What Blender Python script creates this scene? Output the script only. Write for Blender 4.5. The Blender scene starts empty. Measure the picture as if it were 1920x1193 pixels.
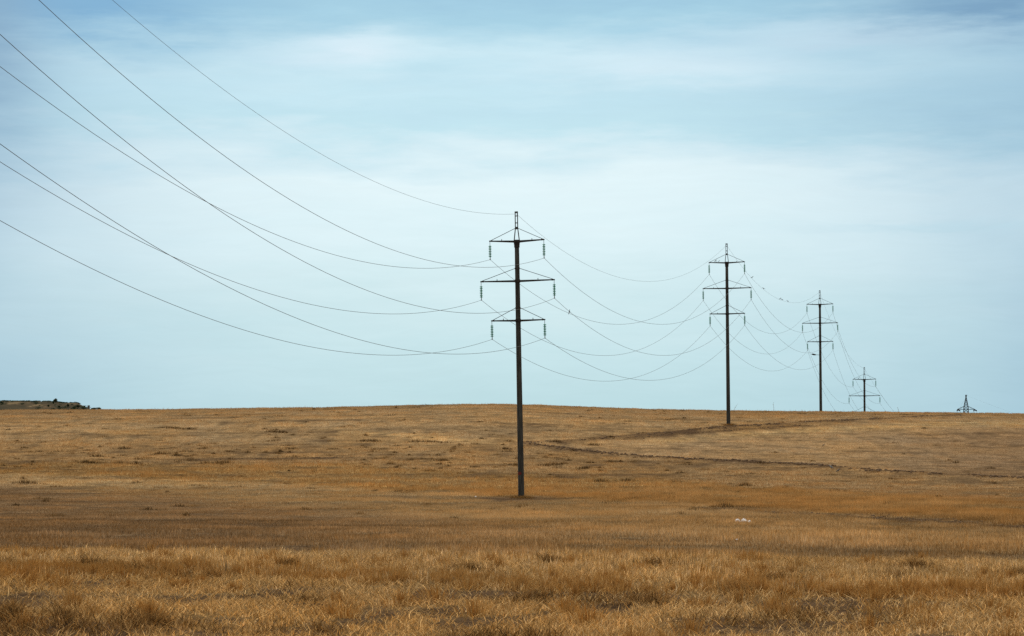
import bpy, bmesh, math, random
import numpy as np
from mathutils import Vector, Matrix

random.seed(7)
RNG = np.random.default_rng(11)
S = bpy.context.scene
COL = S.collection
R = math.radians

# ------------------------------------------------------------------ survey
# The site was surveyed from the photograph: a bearing u (pixels of the
# 1920-wide photo) and a distance y (metres) give a point on the ground.
F, CX, HY = 5000.0, 960.0, 775.0
EYE = 3.35                                   # eye height above the near field


def wx(u, y):
    return (u - CX) / F * y


def wz(v, y):
    return (HY - v) / F * y


# ------------------------------------------------------------------ noise
def _hash(ix, iy, seed):
    n = (ix.astype(np.int64) * 374761393 + iy.astype(np.int64) * 668265263 + seed * 974634777) & 0x7FFFFFFF
    n = (n ^ (n >> 13)) * 1274126177 & 0x7FFFFFFF
    n = n ^ (n >> 16)
    return (n & 0xFFFFF) / float(0xFFFFF)


def vnoise(x, y, seed=0):
    ix, iy = np.floor(x), np.floor(y)
    fx, fy = x - ix, y - iy
    fx = fx * fx * (3 - 2 * fx)
    fy = fy * fy * (3 - 2 * fy)
    a = _hash(ix, iy, seed)
    b = _hash(ix + 1, iy, seed)
    c = _hash(ix, iy + 1, seed)
    d = _hash(ix + 1, iy + 1, seed)
    return (a * (1 - fx) + b * fx) * (1 - fy) + (c * (1 - fx) + d * fx) * fy


def fbm(x, y, seed=0, octv=3):
    t, a, s = 0.0, 0.5, 0.0
    for k in range(octv):
        t = t + a * vnoise(x * 2 ** k + 17.3 * k, y * 2 ** k - 9.1 * k, seed + k)
        s += a
        a *= 0.5
    return t / s


def sstep(a, b, x):
    t = np.clip((x - a) / (b - a), 0, 1)
    return t * t * (3 - 2 * t)


# ------------------------------------------------------------------ terrain
_d = np.array([0, 25, 38, 55, 75, 92, 110, 135, 160, 195, 234, 255, 275, 300, 318, 335, 350, 364, 385, 405, 430, 450,
               470, 498, 530, 570, 700, 990, 1300, 7000.])
_v = np.array([0, 0, 0, 0, 1041, 1021, 1000, 985, 972, 953, 934, 920, 902, 875, 854, 832, 814, 797.5, 785, 777, 771, 0,
               0, 0, 0, 0, 0, 0, 0, 0.])
_z = (HY - _v) / F * _d
_z[:4] = [-3.30, -3.32, -3.36, -3.60]
_z[21:] = [0.15, -0.55, -2.4, -8.0, -15.4, -20.5, -20.5, -22, -26]
_dd = np.arange(0, 7001, 1.0)
_zz = np.interp(_dd, _d, _z)
_k = np.exp(-0.5 * (np.arange(-24, 25) / 6.0) ** 2)
_k /= _k.sum()
_sm = np.convolve(np.pad(_zz, 24, mode='edge'), _k, mode='valid')
_zz = np.where(_dd > 470, _zz, _sm)
_ru = np.array([-4000, -2000, 0, 170, 400, 600, 780, 860, 930, 1000, 1100, 1200, 1400, 1600, 1800, 1920, 5000.])
_rv = np.array([770, 769, 769, 768.5, 767, 764, 759.5, 757.5, 757, 759, 762.5, 766.5, 770.5, 772.5, 774.5, 776, 777.])


def terrain(x, y):
    x = np.asarray(x, float)
    y = np.asarray(y, float)
    yy = np.maximum(y, 1.0)
    u = CX + F * x / yy
    z = np.interp(yy, _dd, _zz)
    rise = (771 - np.interp(u, _ru, _rv)) / F * 430
    z = z + rise * sstep(250, 425, yy) * (1 - sstep(440, 620, yy))
    # the near field tips a little to the right and left
    z = z - (np.clip(u, -400, 2400) - CX) / 960 * 0.10 * sstep(40, 75, yy) * (1 - sstep(80, 160, yy))
    und = (fbm(x / 23, yy / 31, 5, 3) - 0.5)
    z = z + und * 0.35 * sstep(30, 90, yy) * (1 - 0.55 * sstep(350, 430, yy))
    z = z + (fbm(x / 2.3, yy / 2.9, 8, 2) - 0.5) * 0.10 * (1 - sstep(500, 700, yy))
    # ploughed ridges
    for (pts, w, h) in FURROW_W:
        z = z + h * np.exp(-(line_dist(x, yy, pts) / w) ** 2)
    for (hx, hy, rx, ry, hh) in HEAPS:
        z = z + hh * np.exp(-(((x - hx) / rx) ** 2 + ((yy - hy) / ry) ** 2))
    return z


def line_dist(x, y, pts):
    best = np.full(np.shape(x), 1e9)
    for (ax, ay), (bx, by) in zip(pts[:-1], pts[1:]):
        ex, ey = bx - ax, by - ay
        t = np.clip(((x - ax) * ex + (y - ay) * ey) / (ex * ex + ey * ey), 0, 1)
        best = np.minimum(best, np.hypot(x - ax - t * ex, y - ay - t * ey))
    return best


FURROW_W, HEAPS = [], []
_ds = np.arange(30, 445, 0.5)


def ground_at(u, v):
    """distance along bearing u where the ground lies on the sight line v"""
    z = terrain(wx(u, _ds), _ds)
    vv = HY - F * z / _ds
    hit = np.where(vv <= v)[0]
    d = _ds[hit[0]] if len(hit) else 430.0
    return d


def spot(u, v):
    d = ground_at(u, v)
    x = wx(u, d)
    return Vector((x, d, float(terrain(np.array([x]), np.array([d]))[0])))


FUR_UP = [(985, 832.5), (1010, 831), (1060, 829), (1130, 824), (1200, 817), (1290, 809), (1360, 802.5), (1440, 798), (1530, 792),
          (1620, 787.5), (1720, 783), (1800, 780)]
FUR_UP2 = [(1180, 823), (1260, 816), (1330, 811), (1420, 805), (1510, 799)]
FUR_LOW = [(985, 834), (1060, 842), (1110, 849), (1200, 857), (1300, 863), (1400, 867), (1490, 872), (1560, 877), (1640, 884),
           (1720, 888), (1800, 892), (1930, 900), (2100, 905)]
FUR_R = [(1340, 951), (1480, 960), (1600, 966), (1700, 972), (1800, 979), (1930, 988), (2100, 996)]
FUR_N = [(1230, 1010), (1290, 1014), (1400, 1019), (1500, 1025), (1600, 1031), (1700, 1036)]
FUR_L = [(360, 865), (440, 862), (540, 860.5), (660, 859)]
_fw = []
for pts, w, h in ((FUR_UP, 1.3, .16), (FUR_UP2, 1.0, .10), (FUR_LOW, 1.2, .16), (FUR_R, 2.4, -.12), (FUR_N, 1.0, -.08),
                  (FUR_L, 1.0, .10)):
    _fw.append(([(p.x, p.y) for p in (spot(u, v) for u, v in pts)], w, h))
FURROW_W = _fw
HEAPS = [(-7.25, 40.6, 1.35, .8, .34), (-5.6, 41.2, .8, .4, .14), (wx(977.5, 234), 233.6, .75, 1.3, .015),
         (wx(1366, 363), 362.4, .7, 1.2, .015)]
_hr = random.Random(5)
for _ in range(26):
    _y = _hr.uniform(38.5, 66)
    HEAPS.append((wx(_hr.uniform(-60, 1980), _y), _y, _hr.uniform(.25, .8), _hr.uniform(.15, .35), _hr.uniform(.05, .12)))


# features of the field: cover colour (r,g,b multipliers), height and density of the dry grass, bare soil
def _pl(u, pts):
    return np.interp(u, [p[0] for p in pts], [p[1] for p in pts])


def field(x, y):
    x = np.asarray(x, float)
    y = np.asarray(y, float)
    yy = np.maximum(y, 1)
    u = CX + F * x / yy
    z = terrain(x, y)
    v = HY - F * z / yy
    wob = (fbm(x / 6, yy / 14, 41, 3) - .5)
    vv = v + wob * 14
    n1 = fbm(x / 3.0, yy / 7.0, 21, 3)
    n2 = fbm(x / 11.0, yy / 16.0, 31, 3)
    n3 = fbm(x / 0.8, yy / 1.2, 51, 2)
    col = np.stack([np.full_like(v, 1.0), np.full_like(v, .97), np.full_like(v, .98)], -1)
    hgt = np.full_like(v, .13)
    den = np.full_like(v, .9)
    soil = np.full_like(v, 0.0)

    def put(m, c, h, dn, so=0.0):
        nonlocal col, hgt, den, soil
        col = col * (1 - m[..., None]) + np.array(c) * m[..., None]
        hgt = hgt * (1 - m) + h * m
        den = den * (1 - m) + dn * m
        soil = soil * (1 - m) + so * m
    top = _pl(u, [(0, 826), (640, 834), (1000, 836), (1060, 843), (1300, 864), (1560, 878), (1930, 900), (2400, 915)])
    org = _pl(u, [(0, 864), (640, 872), (960, 888), (1280, 905), (1600, 925), (1930, 945), (2400, 960)])
    pal = _pl(u, [(-400, 880), (0, 888), (640, 912), (960, 933), (1280, 945), (1480, 959), (1930, 988), (2400, 1005)])
    tra = _pl(u, [(-400, 900), (0, 912), (400, 940), (960, 985), (1400, 1012), (1930, 1030), (2400, 1040)])
    cre = _pl(u, [(-400, 1034), (0, 1037), (960, 1043), (1930, 1056), (2400, 1060)])
    s = 5.0
    put(sstep(top - s, top + s, vv), (.90, .83, .78), .14, .85, .10)             # clumpy brown strip
    put(sstep(org - s, org + s, vv), (.96, .85, .68), .24, 1.0)                 # orange grass strip
    put(sstep(pal - 2.5, pal + 2.5, vv), (1.04, 1.02, 1.0), .16, .9, .05)        # pale straw
    left = 1 - sstep(350, 1150, u)
    dk = sstep(tra - 16, tra + 16, vv)
    put(dk, (.97, .94, .94), .13, .85, .14)                                       # trampled
    put(dk * left, (.80, .75, .77), .11, .7, .28)                                # trampled, browner
    # right hand field between the ploughed lines
    up = _pl(u, FUR_UP)
    lo = _pl(u, FUR_LOW)
    m = sstep(up + 3, up + 10, v) * (1 - sstep(lo - 5, lo - 1, v)) * sstep(1000, 1120, u)
    put(m, (.98, .95, 1.0), .09, .9, .05)
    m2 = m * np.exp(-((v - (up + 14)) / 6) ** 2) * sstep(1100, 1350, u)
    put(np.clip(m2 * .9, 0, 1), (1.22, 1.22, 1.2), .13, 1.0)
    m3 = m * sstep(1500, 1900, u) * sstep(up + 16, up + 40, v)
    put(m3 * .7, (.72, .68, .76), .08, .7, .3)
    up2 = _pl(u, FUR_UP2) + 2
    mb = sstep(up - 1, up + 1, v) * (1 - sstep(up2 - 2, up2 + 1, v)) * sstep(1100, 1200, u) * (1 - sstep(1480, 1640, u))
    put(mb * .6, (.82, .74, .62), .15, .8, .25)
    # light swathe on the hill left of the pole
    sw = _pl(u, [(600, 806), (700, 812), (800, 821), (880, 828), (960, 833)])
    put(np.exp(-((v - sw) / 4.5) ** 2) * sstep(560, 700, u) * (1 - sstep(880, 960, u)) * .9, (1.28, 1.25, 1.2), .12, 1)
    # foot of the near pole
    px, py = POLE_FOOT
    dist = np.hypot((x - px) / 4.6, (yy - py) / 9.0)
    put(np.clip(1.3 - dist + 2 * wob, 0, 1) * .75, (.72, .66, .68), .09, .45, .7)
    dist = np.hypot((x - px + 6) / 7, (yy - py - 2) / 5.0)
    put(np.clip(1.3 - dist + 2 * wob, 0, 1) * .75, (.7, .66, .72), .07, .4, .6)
    # near stubble
    near = sstep(cre - 1.5, cre + 1.5, v + wob * 9 + (n3 - .5) * 11)
    put(near, (1.20, 1.16, 1.03), .215, 1.0, 0)
    # soil lines
    for (pts, w, h), k in zip(FURROW_W, (.9, .65, .9, .8, .55, .5)):
        q = np.exp(-(line_dist(x, yy, pts) / (w * 1.2)) ** 2) * np.clip(.15 + 1.3 * vnoise(x / 2.2, yy / 3, 77), 0, 1)
        q = np.clip(q * k * 1.0, 0, 1)
        put(q, (.74, .66, .61), .10, .45, .75)
    # broad and fine unevenness of the cover: drifts, wheel lines, thin and thick places
    far = 1 - near
    n4 = fbm(x / 1.1, yy / 2.4, 121, 2)
    n5 = fbm(x / 26.0, yy / 5.0, 131, 3)
    n7 = fbm(x / 6.0, yy / 1.5, 141, 3)
    line = np.clip((n7 - .5) * 3.2, -1, 1) * (.55 + .35 * dk) * far
    calm = 1 - .6 * m
    patch = np.clip((n1 - .5) * 2.6, -1, 1) * calm
    fine = np.clip((n4 - .5) * 2.6, -1, 1)
    broad = np.clip((n2 - .5) * 2.2, -1, 1)
    streak = np.clip((n5 - .5) * 3.0, -1, 1) * calm
    broad = broad * calm
    soil = np.clip(soil + far * (np.clip(-patch, 0, 1) * .28 + np.clip(-broad, 0, 1) * .16 + np.clip(-fine, 0, 1) * .34
                                 + np.clip(-streak, 0, 1) * .30 + np.clip(-line, 0, 1) * .55), 0, 1)
    den = np.clip(den * (1 + (.45 * patch + .60 * fine + .25 * streak + .4 * line) * far) * (1 - .55 * soil), 0.02, 1.4)
    hgt = hgt * (1 + (.40 * patch + .40 * fine) * far + .15 * patch * near) * (1 + .2 * broad)
    col = col * (1 + .13 * patch + .10 * broad + (.22 * fine + .14 * streak + .22 * line) * far)[..., None]
    rusty = np.clip((fbm(x / 5.0, yy / 9.0, 151, 2) - .5) * 2.4, -1, 1)[..., None]
    col = col * (1 + rusty * np.array([.03, -.03, -.14]))
    # near field: rows of taller tussocks, matted and bare places
    row = np.exp(-((v - _pl(u, [(0, 1079), (450, 1081), (800, 1093), (1100, 1105), (1930, 1119)]) - wob * 10) / 7.0) ** 2)
    bare = np.exp(-((v - _pl(u, [(0, 1098), (450, 1100), (800, 1112), (1100, 1124), (1930, 1139)]) - wob * 16) / 9.0) ** 2)
    gap = sstep(.44, .60, fbm(x / 1.5, yy / 2.2, 91, 3))
    deep = .16 + .84 * sstep(cre + 24, cre + 70, v)
    hgt = np.where(near > .5, hgt * (1 + .50 * row - .45 * bare) * (1 - .60 * gap * deep) * (.55 + .85 * n3) * (1 - .46 * sstep(cre + 44, cre + 80, v)), hgt)
    den = np.where(near > .5, den * (1 + .4 * row) * (1 - .75 * bare) * (1 - .92 * gap * deep) * (.25 + 1.4 * n3), den)
    soil = np.where(near > .5, np.clip(.62 + .36 * gap * deep + .30 * bare, 0, 1), soil)
    dmp = np.zeros_like(v)
    for (hx, hy, rx, ry, hh) in HEAPS:
        dmp = np.maximum(dmp, np.exp(-(((x - hx) / rx) ** 2 + ((yy - hy) / ry) ** 2)))
    soil = np.clip(soil + dmp * .7, 0, 1)
    den = den * (1 - .55 * dmp)
    return dict(u=u, v=v, z=z, col=col, h=hgt, den=den, soil=soil, near=near, n3=n3, row=row, damp=dmp, gap=gap * deep)


POLE_D = [234.0, 363.0, 498.0, 570.0]
POLE_FOOT = (wx(977.5, 234), 234.0)
STRAW = np.array([.342, .230, .110])
SOIL = np.array([.078, .048, .027])


# ------------------------------------------------------------------ helpers
def lin(h):
    h = h.lstrip('#')
    c = [int(h[i:i + 2], 16) / 255 for i in (0, 2, 4)]
    return [v / 12.92 if v <= .04045 else ((v + .055) / 1.055) ** 2.4 for v in c] + [1]


def tag(o, label=None, cat=None, group=None, kind=None):
    for k, v in (('label', label), ('category', cat), ('group', group), ('kind', kind)):
        if v:
            o[k] = v
    return o


def mesh_obj(name, verts, faces, mat, parent=None, smooth=False):
    me = bpy.data.meshes.new(name)
    me.from_pydata([tuple(v) for v in verts], [], faces)
    if smooth:
        me.polygons.foreach_set('use_smooth', [True] * len(me.polygons))
    me.update()
    o = bpy.data.objects.new(name, me)
    COL.objects.link(o)
    if mat:
        me.materials.append(mat)
    if parent:
        o.parent = parent
    return o


def np_mesh(name, verts, loops, starts, totals, mat, color=None, smooth=False):
    me = bpy.data.meshes.new(name)
    me.vertices.add(len(verts))
    me.vertices.foreach_set('co', np.ascontiguousarray(verts, np.float32).ravel())
    me.loops.add(len(loops))
    me.loops.foreach_set('vertex_index', np.ascontiguousarray(loops, np.int32))
    me.polygons.add(len(starts))
    me.polygons.foreach_set('loop_start', np.ascontiguousarray(starts, np.int32))
    me.polygons.foreach_set('loop_total', np.ascontiguousarray(totals, np.int32))
    if smooth:
        me.polygons.foreach_set('use_smooth', np.ones(len(starts), bool))
    if color is not None:
        at = me.attributes.new('tone', 'FLOAT_COLOR', 'POINT')
        c = np.ones((len(verts), 4), np.float32)
        c[:, :3] = color
        at.data.foreach_set('color', c.ravel())
    me.update(calc_edges=True)
    o = bpy.data.objects.new(name, me)
    COL.objects.link(o)
    me.materials.append(mat)
    return o


class MB:
    """collects simple solids into one mesh"""

    def __init__(self):
        self.v, self.f = [], []

    def bar(self, a, b, w, h=None, w2=None, h2=None, up=Vector((0, 0, 1))):
        a, b = Vector(a), Vector(b)
        h = w if h is None else h
        w2 = w if w2 is None else w2
        h2 = h if h2 is None else h2
        t = (b - a).normalized()
        if abs(t.dot(up)) > .98:
            up = Vector((0, 1, 0))
        s = t.cross(up).normalized()
        n = s.cross(t).normalized()
        i = len(self.v)
        for p, ww, hh in ((a, w, h), (b, w2, h2)):
            for sx, sy in ((-1, -1), (1, -1), (1, 1), (-1, 1)):
                self.v.append(p + s * (sx * ww / 2) + n * (sy * hh / 2))
        self.f += [(i, i + 1, i + 2, i + 3), (i + 7, i + 6, i + 5, i + 4)]
        for k in range(4):
            self.f.append((i + (k + 1) % 4, i + k, i + 4 + k, i + 4 + (k + 1) % 4))
        return self

    def tube(self, pts, rad, n=6):
        pts = [Vector(p) for p in pts]
        rad = rad if hasattr(rad, '__len__') else [rad] * len(pts)
        i = len(self.v)
        ref = Vector((0, 0, 1))
        for k, p in enumerate(pts):
            t = (pts[min(k + 1, len(pts) - 1)] - pts[max(k - 1, 0)]).normalized()
            if abs(t.dot(ref)) > .97:
                ref = Vector((0, 1, 0))
            s = t.cross(ref).normalized()
            m = s.cross(t)
            for j in range(n):
                a = 2 * math.pi * j / n
                self.v.append(p + (s * math.cos(a) + m * math.sin(a)) * rad[k])
        for k in range(len(pts) - 1):
            for j in range(n):
                a = i + k * n + j
                b = i + k * n + (j + 1) % n
                self.f.append((a, b, b + n, a + n))
        self.f.append(tuple(i + j for j in range(n))[::-1])
        e = i + (len(pts) - 1) * n
        self.f.append(tuple(e + j for j in range(n)))
        return self

    def lathe(self, prof, n=16, c=(0, 0, 0), dent=None):
        c = Vector(c)
        i = len(self.v)
        for (r, z) in prof:
            for j in range(n):
                a = 2 * math.pi * j / n
                self.v.append(c + Vector((r * math.cos(a), r * math.sin(a), z)))
        for k in range(len(prof) - 1):
            for j in range(n):
                a = i + k * n + j
                b = i + k * n + (j + 1) % n
                self.f.append((a, b, b + n, a + n))
        self.f.append(tuple(i + j for j in range(n))[::-1])
        e = i + (len(prof) - 1) * n
        self.f.append(tuple(e + j for j in range(n)))
        return self

    def build(self, name, mat, parent=None, smooth=False):
        return mesh_obj(name, self.v, self.f, mat, parent, smooth)


def empty(name, loc, rot=(0, 0, 0)):
    o = bpy.data.objects.new(name, None)
    COL.objects.link(o)
    o.location = loc
    o.rotation_euler = rot
    return o


def copy_tree(o, parent=None):
    c = o.copy()
    COL.objects.link(c)
    if parent:
        c.parent = parent
    for ch in list(o.children):
        copy_tree(ch, c)
    return c


# ------------------------------------------------------------------ materials
def new_mat(name):
    m = bpy.data.materials.new(name)
    m.use_nodes = True
    nt = m.node_tree
    nt.nodes.clear()
    return m, nt, nt.nodes, nt.links


def N(nt, t, **kw):
    n = nt.nodes.new(t)
    for k, v in kw.items():
        setattr(n, k, v)
    return n


def mixc(nt, fac, a, b, mode='MIX'):
    n = N(nt, 'ShaderNodeMix', data_type='RGBA', blend_type=mode)
    for s, val in ((n.inputs[0], fac), (n.inputs[6], a), (n.inputs[7], b)):
        if hasattr(val, 'is_output'):
            nt.links.new(val, s)
        else:
            s.default_value = val
    return n.outputs[2]


def noise_node(nt, vec, scale, detail=4, rough=.6, sc=(1, 1, 1)):
    mp = N(nt, 'ShaderNodeMapping')
    mp.inputs['Scale'].default_value = sc
    nt.links.new(vec, mp.inputs['Vector'])
    n = N(nt, 'ShaderNodeTexNoise')
    n.inputs['Scale'].default_value = scale
    n.inputs['Detail'].default_value = detail
    n.inputs['Roughness'].default_value = rough
    nt.links.new(mp.outputs[0], n.inputs['Vector'])
    return n.outputs['Fac']


def ramp(nt, fac, stops):
    r = N(nt, 'ShaderNodeValToRGB')
    e = r.color_ramp.elements
    e[0].position, e[0].color = stops[0][0], stops[0][1]
    e[1].position, e[1].color = stops[-1][0], stops[-1][1]
    for p, c in stops[1:-1]:
        k = e.new(p)
        k.color = c
    nt.links.new(fac, r.inputs[0])
    return r.outputs['Color']


def g(v):
    return (v, v, v, 1)


def mat_noise(name, c1, c2, scale, rough=.8, metal=0., bump=.2, sc=(1, 1, 1), spec=.3):
    m, nt, nd, lk = new_mat(name)
    tc = N(nt, 'ShaderNodeTexCoord')
    f = noise_node(nt, tc.outputs['Object'], scale, 5, .6, sc)
    c = ramp(nt, f, [(.3, c1), (.7, c2)])
    b = N(nt, 'ShaderNodeBsdfPrincipled')
    lk.new(c, b.inputs['Base Color'])
    b.inputs['Roughness'].default_value = rough
    b.inputs['Metallic'].default_value = metal
    b.inputs['Specular IOR Level'].default_value = spec
    if bump:
        bp = N(nt, 'ShaderNodeBump')
        bp.inputs['Strength'].default_value = bump
        bp.inputs['Distance'].default_value = .02
        lk.new(f, bp.inputs['Height'])
        lk.new(bp.outputs[0], b.inputs['Normal'])
    o = N(nt, 'ShaderNodeOutputMaterial')
    lk.new(b.outputs[0], o.inputs[0])
    return m


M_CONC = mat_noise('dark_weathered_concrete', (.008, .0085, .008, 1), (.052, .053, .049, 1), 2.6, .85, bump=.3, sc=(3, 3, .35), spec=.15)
M_STEEL = mat_noise('dark_steel', (.010, .009, .009, 1), (.028, .025, .023, 1), 3.0, .6, .2, .1, spec=.2)
M_GALV = mat_noise('grey_clamp_steel', (.05, .05, .05, 1), (.11, .11, .11, 1), 9.0, .5, .5, .1)
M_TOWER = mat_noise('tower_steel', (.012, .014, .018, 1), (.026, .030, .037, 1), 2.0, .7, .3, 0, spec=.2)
M_WIRE = mat_noise('wire_aluminium', (.055, .052, .046, 1), (.10, .095, .085, 1), 1.5, .6, .3, 0)
M_GLASS, nt, nd, lk = new_mat('green_insulator_glass')
tc = N(nt, 'ShaderNodeTexCoord')
fg = noise_node(nt, tc.outputs['Object'], 5.0, 3)
cg = ramp(nt, fg, [(.3, (.03, .34, .22, 1)), (.7, (.07, .48, .33, 1))])
bg_ = N(nt, 'ShaderNodeBsdfPrincipled')
bg_.inputs['Roughness'].default_value = .2
lk.new(cg, bg_.inputs['Base Color'])
tg = N(nt, 'ShaderNodeBsdfTranslucent')
lk.new(cg, tg.inputs[0])
mg = N(nt, 'ShaderNodeMixShader')
mg.inputs[0].default_value = .7
lk.new(bg_.outputs[0], mg.inputs[1])
lk.new(tg.outputs[0], mg.inputs[2])
og = N(nt, 'ShaderNodeOutputMaterial')
lk.new(mg.outputs[0], og.inputs[0])
M_RED = mat_noise('red_paint', (.055, .006, .004, 1), (.11, .012, .008, 1), 14.0, .8, 0, .2)
M_BIRD = mat_noise('dark_plumage', (.012, .012, .013, 1), (.04, .04, .042, 1), 30.0, .7, 0, 0)
M_GREY = mat_noise('grey_plumage', (.10, .105, .11, 1), (.17, .175, .18, 1), 30.0, .8, 0, 0)
M_LITTER = mat_noise('white_plastic', (.50, .48, .47, 1), (.70, .69, .69, 1), 8.0, .45, 0, .3)
M_CLOD = mat_noise('dry_soil', (.070, .044, .026, 1), (.15, .098, .058, 1), 6.0, .95, 0, .5, spec=.1)
M_HUT = mat_noise('grey_render', (.06, .065, .065, 1), (.12, .125, .12, 1), 2.0, .9, 0, 0)
M_ROOF = mat_noise('dark_roof', (.03, .028, .026, 1), (.05, .045, .04, 1), 2.0, .9, 0, 0)
M_LEAF = mat_noise('dark_leaves', (.016, .030, .014, 1), (.050, .072, .034, 1), .9, .8, 0, 0, spec=.2)
M_BARK = mat_noise('bark', (.035, .028, .02, 1), (.07, .055, .04, 1), 2.0, .9, 0, 0)
M_STALK = mat_noise('dry_stalk', (.16, .11, .06, 1), (.24, .17, .09, 1), 3.0, .9, 0, 0)

# far hill: scrubby grey green slope with tan patches
M_HILL, nt, nd, lk = new_mat('scrubby_hillside')
tc = N(nt, 'ShaderNodeTexCoord')
f1 = noise_node(nt, tc.outputs['Object'], .075, 6, .65, (1, .35, 3.5))
f2 = noise_node(nt, tc.outputs['Object'], .16, 4, .6, (1, .6, 2))
c1 = ramp(nt, f1, [(.40, (.036, .030, .020, 1)), (.54, (.085, .058, .034, 1)), (.64, (.32, .22, .115, 1))])
c2 = mixc(nt, f2, c1, (.055, .050, .034, 1))
bs = N(nt, 'ShaderNodeBsdfDiffuse')
lk.new(c2, bs.inputs[0])
o_ = N(nt, 'ShaderNodeOutputMaterial')
lk.new(bs.outputs[0], o_.inputs[0])

# ground: straw litter over soil, tone carried by the mesh
M_GROUND, nt, nd, lk = new_mat('stubble_field_ground')
tc = N(nt, 'ShaderNodeTexCoord')
at = N(nt, 'ShaderNodeAttribute', attribute_name='tone')
fa = noise_node(nt, tc.outputs['Object'], 2.6, 8, .72)
fb = noise_node(nt, tc.outputs['Object'], .7, 5, .65)
fc = noise_node(nt, tc.outputs['Object'], 14.0, 4, .7, (1, .5, 1))
k1 = ramp(nt, fa, [(.33, g(.55)), (.5, g(.95)), (.68, g(1.35))])
k2 = ramp(nt, fb, [(.3, g(.78)), (.7, g(1.2))])
k3 = ramp(nt, fc, [(.35, g(.7)), (.65, g(1.28))])
cc = mixc(nt, 1.0, at.outputs['Color'], k1, 'MULTIPLY')
cc = mixc(nt, 1.0, cc, k2, 'MULTIPLY')
cc = mixc(nt, 1.0, cc, k3, 'MULTIPLY')
bs = N(nt, 'ShaderNodeBsdfDiffuse')
lk.new(cc, bs.inputs[0])
bp = N(nt, 'ShaderNodeBump')
bp.inputs['Strength'].default_value = .8
bp.inputs['Distance'].default_value = .12
lk.new(fa, bp.inputs['Height'])
lk.new(bp.outputs[0], bs.inputs['Normal'])
o_ = N(nt, 'ShaderNodeOutputMaterial')
lk.new(bs.outputs[0], o_.inputs[0])

# dry grass: every stalk has its own straw colour
M_STRAW, nt, nd, lk = new_mat('dry_straw')
at = N(nt, 'ShaderNodeAttribute', attribute_name='tone')
df = N(nt, 'ShaderNodeBsdfDiffuse')
tl = N(nt, 'ShaderNodeBsdfTranslucent')
lk.new(at.outputs['Color'], df.inputs[0])
lk.new(at.outputs['Color'], tl.inputs[0])
mx = N(nt, 'ShaderNodeMixShader')
mx.inputs[0].default_value = .35
lk.new(df.outputs[0], mx.inputs[1])
lk.new(tl.outputs[0], mx.inputs[2])
o_ = N(nt, 'ShaderNodeOutputMaterial')
lk.new(mx.outputs[0], o_.inputs[0])


# ------------------------------------------------------------------ ground
def build_ground():
    us = np.concatenate([-np.geomspace(30000, 1300, 40)[:-1], np.arange(-1300, -300, 40), np.arange(-300, 2221, 7),
                         np.arange(2260, 3300, 40), np.geomspace(3300, 32000, 40)])
    ds = np.concatenate([np.array([0.5, 2, 4, 8, 14, 20, 25, 29]), np.arange(32, 80, .35), np.arange(80, 250, 1.0),
                         np.arange(250, 450, .7), np.arange(450, 640, 6), np.geomspace(640, 7000, 40)])
    U, D = np.meshgrid(us, ds)
    X = (U - CX) / F * D
    n, m = U.shape
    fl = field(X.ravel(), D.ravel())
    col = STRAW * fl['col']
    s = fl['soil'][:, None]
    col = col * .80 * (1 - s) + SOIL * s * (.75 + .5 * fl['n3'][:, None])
    V = np.stack([X.ravel(), D.ravel(), fl['z']], -1)
    idx = np.arange(n * m).reshape(n, m)
    q = np.stack([idx[:-1, :-1], idx[:-1, 1:], idx[1:, 1:], idx[1:, :-1]], -1).reshape(-1, 4)
    o = np_mesh('field', V, q.ravel(), np.arange(len(q)) * 4, np.full(len(q), 4), M_GROUND, col, True)
    o['kind'] = 'structure'
    return o


build_ground()


# ------------------------------------------------------------------ dry grass
def scatter(n, d0, d1, u0, u1):
    d = np.sqrt(RNG.uniform(d0 * d0, d1 * d1, n))
    u = RNG.uniform(u0, u1, n)
    return (u - CX) / F * d, d


def blades(x, y, z, h, w, lean, yaw, tone, segs):
    n = len(x)
    lx, ly = np.cos(yaw) * lean, np.sin(yaw) * lean
    a = RNG.uniform(-.9, .9, n) + 0.0
    ax, ay = np.cos(a) * w / 2, np.sin(a) * w / 2
    b = np.stack([x, y, z], -1)
    side = np.stack([ax, ay, np.zeros(n)], -1)
    up = np.sqrt(np.clip(1 - lean ** 2, .02, 1))
    tip = b + np.stack([lx * h, ly * h, up * h], -1)
    if segs == 1:
        V = np.stack([b - side, b + side, tip], 1).reshape(-1, 3)
        C = np.repeat(tone, 3, 0)
        L = np.arange(3 * n)
        return V, C, L, np.arange(n) * 3, np.full(n, 3)
    kx = RNG.normal(0, .07, n) * h
    mid = b + np.stack([lx * h * .35 + kx, ly * h * .35, up * h * .58], -1)
    brk = RNG.uniform(0, 1, n) < .08                       # some stalks are broken over
    tip[brk] = mid[brk] + np.stack([np.sign(kx[brk]) * h[brk] * .38, 0 * h[brk], h[brk] * RNG.uniform(-.35, .2, brk.sum())], -1)
    V = np.stack([b - side, b + side, mid + side * .8, mid - side * .8, tip], 1).reshape(-1, 3)
    C = np.repeat(tone, 5, 0)
    base = (np.arange(n) * 5)[:, None]
    L = np.concatenate([base + 0, base + 1, base + 2, base + 3, base + 3, base + 2, base + 4], 1).ravel()
    st = np.stack([np.arange(n) * 7, np.arange(n) * 7 + 4], -1).ravel()
    tt = np.tile([4, 3], n)
    return V, C, L, st, tt


def tones(col, n, span=1.0, var=.3):
    k = (.5 + span * RNG.uniform(-.5, .5, n))[:, None]
    pale = np.array([1.22, 1.26, 1.38])
    rust = np.array([.92, .72, .46])
    c = STRAW * col * (pale * (1 - k) + rust * k)
    return c * RNG.uniform(1 - var, 1 + var, n)[:, None]


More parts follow.
